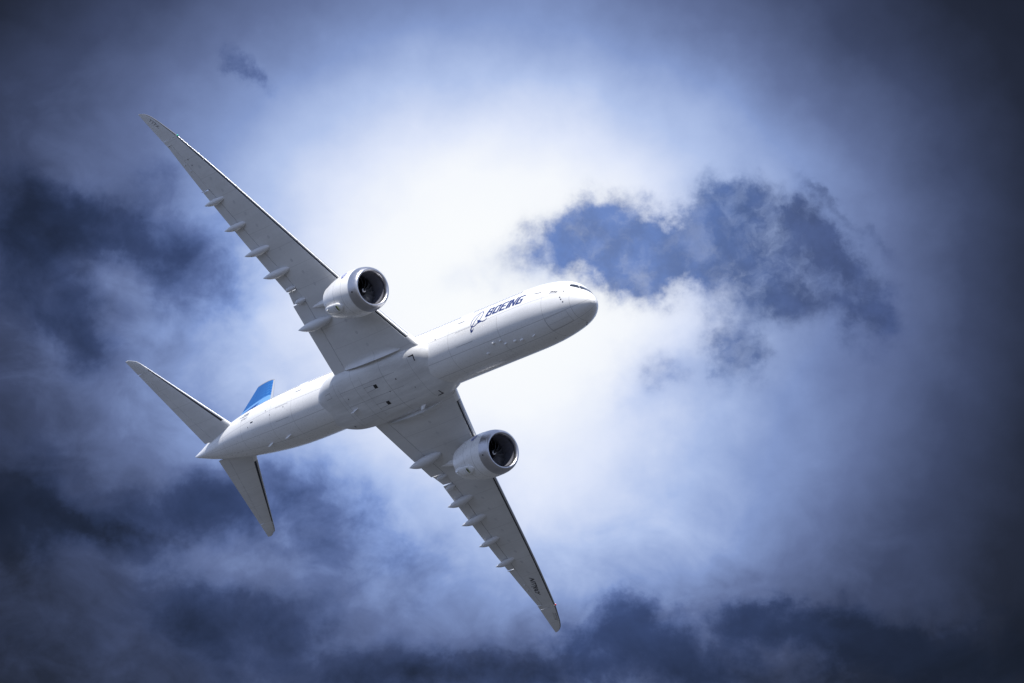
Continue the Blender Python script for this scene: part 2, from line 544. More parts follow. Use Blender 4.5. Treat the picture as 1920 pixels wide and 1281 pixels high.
def fus_m(s, a, off):          # s metres aft, a metres of arc above the side line
    return fus(s, a * DEG, off)


# big title on the starboard side: slanted block letters
def letters(word, x0, a0, h, wd, gap, slant):
    st = .30
    G = {
        'B': [(0, 0, st, 1), (st, .84, .84, 1), (st, .44, .84, .58), (st, 0, .88, .16), (.64, .57, .88, .94), (.66, .06, .92, .47)],
        'O': [(0, .06, st, .94), (.05, .84, .88, 1), (.05, 0, .88, .16), (.67, .06, .92, .94)],
        'E': [(0, 0, st, 1), (st, .84, .92, 1), (st, .43, .78, .58), (st, 0, .9, .16)],
        'I': [(0, 0, st+.02, 1)],
        'N': [(0, 0, st, 1), (.7, 0, .94, 1)],
        'G': [(0, .08, st+.02, .92), (.05, .84, .95, 1), (.05, 0, .88, .16), (.67, .1, .92, .5), (.48, .38, .92, .54)],
    }
    out = []
    cx = 0.0

    def M(u, w_):
        return (x0 - (cx + u * wd) - slant * w_ * h, a0 + w_ * h)
    for ch in word:
        for (a_, b_, c_, d_) in G[ch]:
            out.append((M(a_, b_), M(c_, b_), M(c_, d_), M(a_, d_)))
        if ch == 'N':
            out.append((M(.70, 0), M(.94, 0), M(.24, 1), M(0, 1)))
        cx += (wd * .27 if ch == 'I' else wd * .93) + gap
    return out


decal('company_title', letters('BOEING', 15.55, -26.3 / DEG, .95, 1.12, .13, .45), fus_m, M_navy, fuselage, sub=(3, 6))

# ring, orbit line and delta of the emblem left of the title
em = []
cx, ca = 17.0, -22.0 / DEG
pts = [(cx + .80 * math.cos(q) - .50 * math.sin(q) * .8, ca + .76 * math.sin(q)) for q in np.linspace(0, 2 * math.pi, 41)]
em += ribbon(pts, [.10] * 41)
em += ribbon([(17.55, -33.5/DEG), (17.45, -30/DEG), (17.25, -25/DEG), (17.0, -20/DEG), (16.8, -15/DEG), (16.68, -11/DEG)], [.11, .11, .10, .10, .09, .07])
em += ribbon([(17.55, -33.5/DEG), (17.72, -37/DEG), (17.80, -41/DEG), (17.74, -44.5/DEG), (17.5, -43.5/DEG), (17.3, -39.5/DEG)], [.09, .16, .24, .26, .16, .03])
em += [((16.85, -24.5/DEG), (15.75, -32.8/DEG), (16.1, -32.5/DEG), (16.7, -33.5/DEG))]
em += ribbon([(15.9, -32.8/DEG), (15.6, -33.0/DEG), (15.35, -32.3/DEG), (15.2, -30.5/DEG), (15.12, -28.5/DEG)], [.10, .08, .08, .07, .06])
decal('ring_emblem', em, fus_m, M_navy, fuselage, sub=(2, 2))


def text_polys(txt, size, weight=0.0, shear=0.0):
    cu = bpy.data.curves.new('txt', 'FONT')
    cu.body = txt
    cu.size = size
    cu.offset = weight
    cu.shear = shear
    cu.resolution_u = 3
    ob = bpy.data.objects.new('txt', cu)
    C.objects.link(ob)
    dg = bpy.context.evaluated_depsgraph_get()
    me = bpy.data.meshes.new_from_object(ob.evaluated_get(dg))
    vs = [tuple(q.co) for q in me.vertices]
    fs = [tuple(p.vertices) for p in me.polygons]
    bpy.data.objects.remove(ob)
    bpy.data.curves.remove(cu)
    bpy.data.meshes.remove(me)
    return vs, fs


def text_on(name, txt, size, place, mat, parent, weight=0.0, shear=0.0):
    vs, fs = text_polys(txt, size, weight, shear)
    return mesh_obj(name, [place(q[0], q[1]) for q in vs], fs, mat, parent, fix=False, smooth=False)


text_on('type_number', '777X', .52, lambda a, b: fus_m(5.15 - a, -21.8 / DEG + b, .015), M_ink, fuselage, .012, .5)
text_on('type_number', '777X', .62, lambda a, b: fus_m(61.9 - a, -18.0 / DEG + b, .015), M_ink, fuselage, .01, .3)
text_on('registration', 'N779XY', .42, lambda a, b: fus_m(62.1 - a, -26.5 / DEG + b, .015), M_faint, fuselage, .0, .0)

# cabin windows along the starboard side (the side in view)
wx = 10.6
DOORS = [7.0, 20.0, 33.6, 50.0, 62.2]
ww, wh = .26, .36
n_w = 0
while wx < 61 and n_w < 96:
    if all(abs(wx - d) > .95 for d in DOORS):
        a0 = 8.0 / DEG
        o = decal('window', [((wx - ww/2, a0 - wh/2), (wx + ww/2, a0 - wh/2), (wx + ww/2, a0 + wh/2), (wx - ww/2, a0 + wh/2))], fus_m, M_win, fuselage, sub=(1, 2))
        n_w += 1
    wx += .533
for d in DOORS:
    a0, a1 = -14.0 / DEG, 22.0 / DEG
    e = .035
    w_ = .55
    q = ribbon([(d - w_, a0), (d - w_, a1), (d + w_, a1), (d + w_, a0)], [e] * 4)
    q += [((d - w_, a0 - .06), (d + w_, a0 - .06), (d + w_, a0 + .06), (d - w_, a0 + .06))]
    decal('passenger_door', q, fus_m, M_seam, fuselage, sub=(2, 8))
# cargo doors low on the starboard side
for (xa, xb) in ((17.8, 20.6), (51.6, 54.0)):
    a0, a1 = -62.0 / DEG, -34.0 / DEG
    decal('cargo_door', ribbon([(xa, a0), (xa, a1), (xb, a1), (xb, a0), (xa, a0)], [.025] * 5), fus_m, M_faint, fuselage, sub=(2, 8))

# windscreen: dark panes wrapped round the brow, starboard then port
for s in (1, -1):
    for (x0, x1, y0, y1) in ():
        pass
PANES = [((.90, 86), (.86, 50), (1.85, 54), (1.90, 86)),
         ((.90, 48), (1.45, 22), (2.28, 35), (1.88, 53)),
         ((1.50, 21), (2.80, 7), (3.02, 18), (2.32, 34))]
for s in (1, -1):
    for q in PANES:
        qq = [(x, a if s == 1 else 180 - a) for x, a in q]
        decal('cockpit_window', [qq], lambda x, a, o: fus(x, a, o), M_glass, fuselage, sub=(8, 8))

# nose gear door seams, probes, drain holes
gd = [(6.1, -76), (6.1, -90), (6.1, -104)]
q = ribbon([(6.1, -75*1/DEG), (6.1, -83/DEG), (6.1, -97/DEG), (6.1, -105/DEG)], [.06] * 4)
q += ribbon([(6.05, -75/DEG), (2.9, -72/DEG)], [.035, .03]) + ribbon([(6.05, -105/DEG), (2.9, -108/DEG)], [.05, .035]) + ribbon([(2.9, -72/DEG), (2.9, -108/DEG)], [.03, .03])
q += ribbon([(6.0, -90/DEG), (2.95, -90/DEG)], [.02, .02])
M_doorseam = material('gear door seam', (.33, .335, .35), .5)
decal('nose_gear_door', q, fus_m, M_doorseam, fuselage, sub=(8, 2))


def blob_at(name, c, r, mat, parent, sc=(1, 1, 1), seg=10):
    v, f = [], []
    for i in range(seg // 2 + 1):
        th = math.pi * i / (seg // 2)
        for j in range(seg):
            p_ = 2 * math.pi * j / seg
            v.append((c[0] + r*sc[0]*math.cos(th), c[1] + r*sc[1]*math.sin(th)*math.cos(p_), c[2] + r*sc[2]*math.sin(th)*math.sin(p_)))
    for i in range(seg // 2):
        for j in range(seg):
            a_, b_ = i*seg + j, i*seg + (j+1) % seg
            f.append((a_, b_, b_ + seg, a_ + seg))
    return mesh_obj(name, v, f, mat, parent, sharp=80)


def disc(surf, s0, a0, r, n=16):
    out = []
    for i in range(n):
        q0, q1 = 2*math.pi*i/n, 2*math.pi*(i+1)/n
        out.append(((s0, a0), (s0 + r*math.cos(q0), a0 + r*math.sin(q0)), (s0 + r*math.cos(q1), a0 + r*math.sin(q1)), (s0, a0)))
    return out


for (x, a) in ((3.1, -15.5), (3.4, -34.3), (3.25, -40), (3.0, -47.8)):
    decal('static_port', disc(fus_m, x, a / DEG, .09), fus_m, M_ink, fuselage, sub=(1, 2))
for (x, a, r) in ((14.8, -80, .17), (13.7, -81, .14), (13.2, -90, .15), (11.7, -92, .17), (10.7, -95, .19), (16.5, -95, .16)):
    blob_at('beacon_dome', fus(x, a, .03), r, M_white, fuselage, (1.4, .8, 1))


def blade(name, x, phi, L, h, mat, parent, lean=.35, surf=None):
    """swept blade aerial standing off the skin"""
    surf = surf or fus
    b0 = surf(x, phi, -.05)
    nn = (surf(x, phi, 1.0) - surf(x, phi, 0.0)).normalized()
    tt = Vector((1, 0, 0))
    bb = nn.cross(tt)
    prof = [(-.5, 0), (-.2, .5), (0, .5), (.5, .0), (0, -.5), (-.2, -.5)]
    R0 = [b0 + tt * (p[0]*L) + bb * (p[1]*.10) for p in prof]
    R1 = [b0 + nn*h + tt * (p[0]*L*.55 + lean*L) + bb * (p[1]*.05) for p in prof]
    v, f = loft([R0, R1])
    return mesh_obj(name, v, f, mat, parent, sharp=30)


blade('blade_aerial', 53.1, -97.3, .9, .5, M_white, fuselage)
blade('blade_aerial', 57.1, -102, .8, .5, M_white, fuselage)
blade('blade_aerial', 8.7, -96, .5, .3, M_white, fuselage)
blade('pitot_probe', 2.6, -150, .22, .16, M_seam, fuselage, 0)
blade('pitot_probe', 3.2, -158, .22, .16, M_seam, fuselage, 0)
for (x, a) in ((7.1, -127), (60.2, -50), (52.4, -38), (24.2, -30), (56.2, -30), (55.2, -43)):
    decal('drain_hole', disc(fus_m, x, a / DEG, .07), fus_m, M_ink, fuselage, sub=(1, 2))
decal('service_panel', ribbon([(59.6, -42/DEG), (59.0, -42/DEG)], [.14, .14]), fus_m, M_ink, fuselage, sub=(2, 2))
decal('exhaust_duct', disc(fus_m, 73.2, -60 / DEG * .3, .10), fus_m, M_ink, fuselage, sub=(1, 2))

# ------------------------------------------------------------------ belly fairing between the wings
BX = [24.3, 24.9, 25.5, 26.3, 27.3, 29, 31, 34, 38, 41, 43, 44.3, 45.4, 46.2]
BW = [1.5, 2.1, 2.6, 2.98, 3.26, 3.48, 3.60, 3.66, 3.64, 3.55, 3.34, 3.0, 2.5, 1.8]
BB = [-1.5, -1.95, -2.28, -2.58, -2.71, -2.77, -2.78, -2.79, -2.79, -2.77, -2.72, -2.62, -2.42, -2.1]
b_w, b_b = pchip(BX, BW), pchip(BX, BB)


def bel(x, phi, off=0.0):
    a = rad(phi)
    w, zb = float(b_w(x)) + off, float(b_b(x)) - off
    zc = -.75
    e = 2 / 2.75
    ca_, sa_ = math.cos(a), math.sin(a)
    up = .9
    return Vector((x, w * math.copysign(abs(ca_)**e, ca_), zc + (up if sa_ > 0 else zc - zb) * math.copysign(abs(sa_)**e, sa_)))


bxs = sorted(set(list(np.linspace(24.3, 27.5, 16)) + list(np.linspace(27.5, 42, 16)) + list(np.linspace(42, 46.2, 14))))
v, f = loft([[bel(x, 360*j/96) for j in range(96)] for x in bxs])
belly = mesh_obj('belly_fairing', v, f, M_fairing, plane, sharp=60)


def bel_flat(x, y, off):      # lower face by x and y
    lo, hi = -180.0, 0.0
    for _ in range(40):
        md = (lo + hi) / 2
        if bel(x, md).y < y:
            lo = md
        else:
            hi = md
    return bel(x, lo, off)


for y in (1.08, -1.08):
    decal('air_vent', [((34.72, y-.22), (35.28, y-.22), (35.28, y+.22), (34.72, y+.22))], bel_flat, M_black, belly, .01, (2, 4))
    decal('vent_ramp', ribbon([(35.35, y+.24), (36.9, y+.30)], [.03, .03]) + ribbon([(35.35, y-.24), (36.9, y-.30)], [.03, .03]), bel_flat, M_seam, belly, .008, (4, 1))
for y in (2.25, -2.25):
    decal('ram_air_inlet', [((27.1, y-.28), (27.25, y-.28), (27.25, y+.28), (27.1, y+.28)), ((27.1, y+.2*(1 if y > 0 else -1)), (28.0, y+.26*(1 if y > 0 else -1)), (28.0, y+.34*(1 if y > 0 else -1)), (27.1, y+.34*(1 if y > 0 else -1)))], bel_flat, M_black, belly, .01, (3, 4))
for (x, y, r) in ((31.4, 1.0, .09), (33.5, .0, .07), (40.2, .9, .07), (42.8, -2.3, .11), (29.6, -.6, .06)):
    decal('drain_hole', disc(bel_flat, x, y, r), bel_flat, M_ink, belly, .01, (1, 2))
q = []
for y in (.02, 1.75, -1.75):
    q += ribbon([(31.0, y), (41.0, y)], [.022, .022])
for x in (33.0, 36.8, 40.9):
    q += ribbon([(x, -2.6), (x, 2.6)], [.022, .022])
decal('main_gear_door', q, bel_flat, M_faint, belly, .006, (12, 1))
blade('blade_aerial', 40.3, -93, 1.0, .55, M_white, belly, .3, bel)
blade('blade_aerial', 31.2, -140, .9, .45, M_white, belly, .3, bel)
decal('access_panel', ribbon([(43.0, -40), (44.3, -41), (44.35, -50), (43.1, -49), (43.0, -40)], [.4] * 5)[:0] or
      ribbon([(42.6, 2.2), (43.6, 2.1), (43.6, 1.6), (42.6, 1.65), (42.6, 2.2)], [.03] * 5), bel_flat, M_faint, belly, .008, (4, 1))

# ------------------------------------------------------------------ wings
LEx = pchip([1.0, 3.34, 32.18, 33.5, 34.65, 35.35, 35.72, 35.86], [25.17, 26.65, 44.96, 46.15, 47.25, 48.15, 49.0, 49.64])
TEx = lambda y: np.interp(y, [1.0, 3.34, 11.7, 13.15, 31.6, 35.86], [41.3, 41.3, 41.40, 41.14, 47.45, 49.66])
lez = np.polyfit([3.34, 4.4, 8, 12.5, 15.6, 18, 21, 26.4, 30, 32.2, 34.5, 35.84], [-1.3, -1.15, -.5, .3, .75, 1.25, 1.98, 3.1, 4.1, 4.67, 5.35, 5.68], 3)
tez = np.polyfit([3.34, 11.7, 13.15, 15, 21, 25.95, 31.6, 35.84], [-1.5, .03, .3, .65, 1.9, 2.95, 4.62, 5.68], 3)


def wing_pt(y, c, side, thin=1.0):
    """y span (starboard positive), c chord fraction, side +1 upper / -1 lower"""
    xl, xt = float(LEx(y)), float(TEx(y))
    ch = xt - xl
    z = np.polyval(lez, y) * (1 - c) + np.polyval(tez, y) * c
    cc = min(max(c, 0), 1)
    s = (.2969 * math.sqrt(cc) - .126 * cc - .3516 * cc**2 + .2843 * cc**3 - .1036 * cc**4) / .1
    r = min(1, max(0, (y - 3) / 30))
    if side < 0:
        zz = z - (.036 - .012 * r) * ch * s * thin
    else:
        zz = z + (.085 - .03 * r) * ch * s * thin
    return Vector((xl + ch * c, y, zz))


def gap_c(y):
    x = np.interp(y, [1, 3.2, 8.1, 11.5, 13.4, 14.6, 24.2, 25.9, 31.6], [39.0, 39.0, 38.9, 38.85, 39.3, 39.6, 43.43, 44.15, 46.55])
    return (x - float(LEx(y))) / (TEx(y) - float(LEx(y)))


def panel(y0, y1, c0, c1, sgn, ny=None, nc=14, thin=1.0, droop=0.0):
    """closed piece of the wing between two chord lines"""
    ny = ny or max(4, int((y1 - y0) / .3))
    rings = []
    for i in range(ny + 1):
        y = y0 + (y1 - y0) * i / ny
        a, b = c0(y), c1(y)
        cs = [a + (b - a) * .5 * (1 - math.cos(math.pi * j / nc)) for j in range(nc + 1)]
        ch = float(TEx(y) - LEx(y))
        lo = [wing_pt(y, c, -1, thin) for c in cs]
        up = [wing_pt(y, c, 1, thin) for c in cs]
        # square ends stay open-free: merge where the foil closes
        loop = lo + up[::-1]
        for p, c in zip(loop, cs + cs[::-1]):
            p.z -= droop * (c - a) / max(b - a, 1e-6)
        rings.append([Vector((p.x, sgn * p.y, p.z + i * 0)) for p in loop])
    return loft(rings)


def wlow(sgn):
    def s(x, y, off):
        c = (x - float(LEx(y))) / float(TEx(y) - LEx(y))
        p = wing_pt(y, c, -1)
        return Vector((p.x, sgn * y, p.z - off))
    return s


def spindle(P, Q, r, sag, n=26, m=18, nose=.45, flat=1.0):
    """canoe-shaped pod from front point P to rear point Q"""
    P, Q = Vector(P), Vector(Q)
    rings = []
    for i in range(n + 1):
        t_ = .5 * (1 - math.cos(math.pi * i / n))
        rr = r * (math.sqrt(max(0, 1 - ((t_ - nose) / nose)**2)) if t_ < nose else (1 - ((t_ - nose) / (1 - nose))**1.55)) 
        if t_ < nose:
            rr = r * math.sqrt(max(0, 1 - ((nose - t_) / nose)**1.8))
        rr = max(rr, .004)
        c = P.lerp(Q, t_) + Vector((0, 0, -sag * math.sin(math.pi * t_)))
        rings.append([c + Vector((0, rr * math.cos(2*math.pi*j/m), rr * flat * math.sin(2*math.pi*j/m))) for j in range(m)])
    return loft(rings)


CAN = [((42.45, 24.6, 2.72), (45.95, 24.75, 2.38), .33, .22), ((41.1, 21.4, 2.02), (44.93, 21.6, 1.62), .36, .26),
       ((39.4, 18.2, 1.35), (44.13, 18.4, 1.02), .40, .29), ((38.3, 15.4, .72), (43.11, 15.6, .42), .44, .33),
       ((36.2, 9.15, -.72), (42.03, 9.36, -1.0), .55, .38)]
PODS = [((39.2, 13.45, .22), (40.9, 13.5, .12), .28, .16), ((38.7, 11.9, -.08), (40.6, 11.95, -.15), .30, .18)]

for s in (1, -1):
    sw = lambda y: .14 / float(TEx(y) - LEx(y)) * (1 if y < 30 else max(.45, 1 - (y - 30) * .12))
    sb = lambda y: sw(y) + (.25 - .08 * (y / 32)) / float(TEx(y) - LEx(y)) * (1 if y < 30 else max(.4, 1 - (y - 30) * .15))
    gf_ = lambda y: gap_c(y)
    # main panel root to fold, with an inner core coloured near-black for the shade in the gaps
    box = panel(1.6, 32.2, sb, gf_, s)
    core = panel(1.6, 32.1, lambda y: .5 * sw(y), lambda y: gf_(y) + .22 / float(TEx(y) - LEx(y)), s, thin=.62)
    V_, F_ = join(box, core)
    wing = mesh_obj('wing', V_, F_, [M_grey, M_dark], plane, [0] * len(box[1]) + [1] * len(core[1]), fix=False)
    bm = bmesh.new()
    bm.from_mesh(wing.data)
    bmesh.ops.recalc_face_normals(bm, faces=bm.faces)
    bm.to_mesh(wing.data)
    bm.free()
    # moving surfaces
    g1 = lambda y: gap_c(y) + .075 / float(TEx(y) - LEx(y))
    g2 = lambda y: gap_c(y) + .035 / float(TEx(y) - LEx(y))
    one = lambda y: 1.0
    for nm, y0, y1, g_, dr in (('inboard_flap', 3.4, 11.62, g1, .0), ('flaperon', 11.72, 13.06, g2, -.16), ('outboard_flap', 13.18, 25.9, g1, .0), ('aileron', 26.0, 31.6, g2, -.04)):
        v, f = panel(y0, y1, g_, one, s, droop=dr)
        mesh_obj(nm, v, f, M_flap, wing)
    # trailing edge outboard of the aileron
    v, f = panel(31.62, 32.2, gf_, one, s)
    mesh_obj('fixed_trailing_edge', v, f, M_grey, wing)
    # slats: two runs, either side of the engine
    zero = lambda y: 0.0
    for y0, y1 in ((4.3, 10.0), (10.08, 17.5), (17.55, 25.0), (25.05, 32.2)):
        v, f = panel(y0, y1, zero, sw, s, nc=10)
        mesh_obj('slat', v, f, M_slat, wing)
    # root leading-edge glove
    v, f = panel(1.6, 4.25, zero, lambda y: sb(y) * .999, s, nc=10)
    mesh_obj('root_glove', v, f, M_white, wing)
    # folding raked tip
    v, f = panel(32.24, 35.80, lambda y: sb(y) if y < 35 else .1, one, s, ny=16)
    tip = mesh_obj('folding_wingtip', v, f, M_grey, wing)
    v, f = panel(32.24, 35.80, zero, lambda y: (sb(y) if y < 35 else .1) * .98, s, ny=16, nc=8)
    mesh_obj('tip_leading_edge', v, f, M_fincap, wing)
    lp = wing_pt(32.2, 0.0, -1)
    blob_at('navigation_light', (lp.x - .03, s * lp.y, lp.z), .10, M_green if s == 1 else M_redg, wing, (1.3, 1, .8))
    # flap track canoes and small pods
    for (P, Q, r, sag) in CAN:
        v, f = spindle((P[0], s*P[1], P[2]), (Q[0], s*Q[1], Q[2]), r, sag)
        can = mesh_obj('flap_track_fairing', v, f, M_canoe, wing, sharp=60)
    for (P, Q, r, sag) in PODS:
        v, f = spindle((P[0], s*P[1], P[2]), (Q[0], s*Q[1], Q[2]), r, sag)
        mesh_obj('hinge_fairing', v, f, M_canoe, wing, sharp=60)
    for (x, y, L) in ((45.2, 26.0, 1.0), (47.1, 31.65, .8)):
        z = wing_pt(y, (x - float(LEx(y))) / float(TEx(y) - LEx(y)), -1).z
        v, f = spindle((x - L*.45, s*y, z), (x + L*.6, s*y, z - .02), .055, .03)
        mesh_obj('hinge_blade', v, f, M_canoe, wing)
    for (x, y) in ((45.6, 28.4), (46.1, 29.2)):
        z = wing_pt(y, (x - float(LEx(y))) / float(TEx(y) - LEx(y)), -1).z
        blob_at('access_dome', (x, s*y, z), .10, M_canoe, wing)
    for (x, y) in ((44.9, 28.9), (45.1, 29.6)):
        decal('drain_hole', disc(None, x, y, .07), wlow(s), M_ink, wing, .012, (1, 2))
    # round access panels in a row between the spars
    for y in np.arange(5.2, 30, 1.55):
        ch = float(TEx(y) - LEx(y))
        decal('access_panel', [(p_[0], (p_[1][0], p_[1][1]), p_[2], p_[3]) for p_ in disc(None, float(LEx(y)) + .40 * ch, y, .20, 14)], wlow(s), M_panel, wing, .006, (1, 2))
    lowf = wlow(s)
    if s == -1:
        # registration under the port wing, tops towards the leading edge
        d = Vector((.62, .785))
        o = Vector((43.7, 27.6))
        text_on('registration', 'N779XY', .82, lambda a, b: lowf(o.x + a*d.x - b*d.y*1.0, o.y + a*d.y + b*d.x, .015), M_ink, wing, .02, .0)
        o2 = Vector((46.55, 33.0))
        text_on('tip_marking', '777X', .62, lambda a, b: lowf(o2.x + a*d.x*1.1 - b*d.y, min(35.5, o2.y + a*d.y + b*d.x), .012), M_faint, wing)
    else:
        d = Vector((-.62, -.785))
        o2 = Vector((48.35, 34.75))
        text_on('tip_marking', '777X', .66, lambda a, b: lowf(o2.x + a*d.x*1.1 - b*.75, min(35.5, o2.y + a*d.y + b*.5), .012), M_faint, wing)

# fillets between the belly fairing and the wing's lower skin
for s in (1, -1):
    rings = []
    for x in np.linspace(28.6, 39.3, 26):
        q = (x - 28.6) / 10.7
        e = math.sin(math.pi * min(1, max(0, q)))**.5
        wy = float(b_w(x))
        cq = (x - float(LEx(wy + .5))) / float(TEx(wy + .5) - LEx(wy + .5))
        zo = wing_pt(wy + .55, cq, -1).z
        ring = []
        for a_, (yy, zz) in enumerate(((-.25, .3), (-.03, -.62 * e), (.10, -.40 * e), (.26, -.20 * e), (.48 , -.07 * e), (.72, .02), (.6, .3))):
            ring.append(Vector((x, s * (wy + yy * (.4 + .6 * e)), zo + zz)))
        rings.append(ring)
    v, f = loft(rings)
    mesh_obj('root_fillet', v, f, M_fairing, belly, sharp=50)

# ------------------------------------------------------------------ engines
EX, EY, EZ = 25.6, 10.78, -1.98
EZs = .03
PROF = [(0, 1.86), (.03, 1.93), (.10, 2.02), (.25, 2.12), (.5, 2.21), (.85, 2.285), (1.15, 2.32)]
PROF2 = [(1.15, 2.32), (1.6, 2.35), (2.3, 2.37), (3.1, 2.36), (3.9, 2.29), (4.8, 2.17), (5.6, 2.02), (6.3, 1.84), (6.65, 1.76)]
INN = [(0, 1.86), (.03, 1.80), (.10, 1.73), (.25, 1.67), (.5, 1.64)]
INN2 = [(.5, 1.64), (1.0, 1.66), (1.6, 1.70), (2.2, 1.72), (2.9, 1.72)]
nr = pchip([p[0] for p in PROF] + [p[0] for p in PROF2[1:]], [p[1] for p in PROF] + [p[1] for p in PROF2[1:]])


def circ(x, r, ey, n=72, zo=0.0):
    return [Vector((EX + x, ey + r * math.cos(2*math.pi*j/n), EZ + EZs * x + zo + r * math.sin(2*math.pi*j/n))) for j in range(n)]


for s in (1, -1):
    ey = s * EY
    # cowl: outside and back face
    pr = PROF2 + [(6.63, 1.70), (6.0, 1.68), (4.5, 1.66)]
    v, f = loft([circ(x, r, ey) for x, r in pr], cap0=False, cap1=False)
    eng = mesh_obj('engine', v, f, M_cowl, plane, sharp=50)
    pr = INN[::-1] + PROF[1:]
    v, f = loft([circ(x, r, ey) for x, r in pr], cap0=False, cap1=False)
    mesh_obj('inlet_lip', v, f, M_lipm, eng, sharp=70)
    v, f = loft([circ(x, r, ey) for x, r in INN2], cap0=False, cap1=False)
    mesh_obj('inlet_duct', v, f, M_liner, eng, sharp=70, fix=True)
    # bulkhead behind the fan and dark core
    v, f = loft([circ(2.85, 1.72, ey), circ(2.86, .2, ey)], cap0=False, cap1=True)
    mesh_obj('fan_case', v, f, M_black, eng)
    # fan: swept wide-chord blades
    fv, ff = [], []
    NB = 16
    for b_ in range(NB):
        th0 = 2*math.pi*b_/NB
        gridf = []
        for i in range(9):
            q = i / 8
            r = .42 + (1.70 - .42) * q
            tw = rad(28 + 34 * q)                  # stagger grows to the tip
            chd = .62 + .12 * math.sin(math.pi * q)
            swp = -.16 * math.sin(math.pi * q * .9) + .18 * q * q
            row = []
            for j in range(5):
                cq = j / 4 - .5
                xx = 2.25 + swp + cq * chd * math.cos(tw)
                ang = th0 + (cq * chd * math.sin(tw)) / r * .95 - .45 * q
                row.append((xx, ang, r))
            gridf.append(row)
        for side_ in (0, 1):
            o = len(fv)
            for row in gridf:
                for (xx, ang, r) in row:
                    fv.append((EX + xx + side_*.025, ey + r*math.cos(ang), EZ + EZs*xx + r*math.sin(ang)))
            for i in range(8):
                for j in range(4):
                    a_ = o + i*5 + j
                    ff.append((a_, a_+1, a_+6, a_+5) if side_ == 0 else (a_, a_+5, a_+6, a_+1))
    mesh_obj('fan', fv, ff, M_blade, eng, fix=False)
    # spinner with a white comma
    sp = [(1.42, .01), (1.46, .08), (1.56, .17), (1.72, .27), (1.9, .36), (2.1, .44), (2.35, .48)]
    v, f = loft([circ(x, r, ey, 36) for x, r in sp], cap1=False)
    spin = mesh_obj('spinner', v, f, M_black, eng, sharp=70)
    sf = pchip([p[1] for p in sp], [p[0] for p in sp])

    def spin_s(r, a_, off):
        x = float(sf(r)) - off
        return Vector((EX + x, ey + r*math.cos(a_), EZ + EZs*x + r*math.sin(a_)))
    sv, sfc = [], []
    ns = 30
    for i in range(ns + 1):
        q = i / ns
        a_ = rad(100) + q * rad(300)
        r = .07 + .17 * q
        wdt = .02 + .075 * math.sin(math.pi * min(1, q * 1.05)) 
        sv += [spin_s(max(.015, r - wdt/2), a_, .012), spin_s(r + wdt/2, a_, .012)]
    for i in range(ns):
        sfc.append((2*i, 2*i+1, 2*i+3, 2*i+2))
    mesh_obj('spinner_swirl', sv, sfc, M_whitemark, eng, fix=False)
    # core exhaust
    cp = [(4.4, 1.15), (5.4, 1.12), (6.3, 1.02), (7.3, .80), (8.0, .66), (8.0, .60), (7.6, .55)]
    v, f = loft([circ(x, r, ey, 40) for x, r in cp], cap0=False, cap1=True)
    mesh_obj('core_nozzle', v, f, M_dark, eng)
    # pylon over the cowl and its tail fairing under the wing
    rings = []
    for (x, zb, zt, w) in ((27.2, .15, .42, .05), (28.2, .2, .62, .22), (29.5, .1, .75, .32), (31, -.2, .7, .36), (33, -.7, .4, .36), (36, -.5, .4, .3)):
        rings.append([Vector((x, ey + w*math.cos(q), (zb+zt)/2 + (zt-zb)/2*math.sin(q))) for q in np.linspace(0, 2*math.pi, 20, endpoint=False)])
    v, f = loft(rings)
    mesh_obj('pylon', v, f, M_cowl, eng)
    rings = []
    for (x, z, w, h) in ((31.2, -.85, .72, .5), (32.5, -.80, .70, .55), (34, -.66, .56, .52), (35.5, -.50, .42, .44), (37, -.33, .27, .30), (38.4, -.18, .12, .15), (39.4, -.08, .02, .03)):
        rings.append([Vector((x, ey + w*math.cos(q), z + h*math.sin(q))) for q in np.linspace(0, 2*math.pi, 24, endpoint=False)])
    v, f = loft(rings)
    mesh_obj('pylon_tail_fairing', v, f, M_cowl, eng)

    def nac(x, a, off, ey=ey):
        q = a / 2.3
        r = float(nr(x)) + off
        return Vector((EX + x, ey + r*math.cos(q), EZ + EZs*x + r*math.sin(q)))
    # maker's roundel on the starboard face of each cowl
    X0, A0 = 2.6, rad(-3) * 2.3
    decal('round_emblem', disc(None, X0, A0, .43, 28), nac, M_bluedisc, eng, .012, (1, 3))
    rg = [(X0 + .36*math.cos(q), A0 + .36*math.sin(q)) for q in np.linspace(0, 2*math.pi, 33)]
    em = ribbon(rg, [.035] * 33)
    for (ox, oa) in ((-.12, 0), (.12, 0)):
        cr = [(X0 + ox + .11*math.cos(q), A0 + oa + .15*math.sin(q)) for q in np.linspace(.5, 5.9, 17)]
        em += ribbon(cr, [.045] * 17)
    for q0 in range(4):
        qa = math.pi/4 + q0*math.pi/2
        em += ribbon([(X0 + .22*math.cos(qa + w_), A0 + .26*math.sin(qa + w_)) for w_ in np.linspace(-.4, .4, 6)], [.03]*6)
    decal('emblem_script', em, nac, M_whitemark, eng, .02, (1, 1))
    # gearbox bulge under the cowl with its green-edged intake
    rings = []
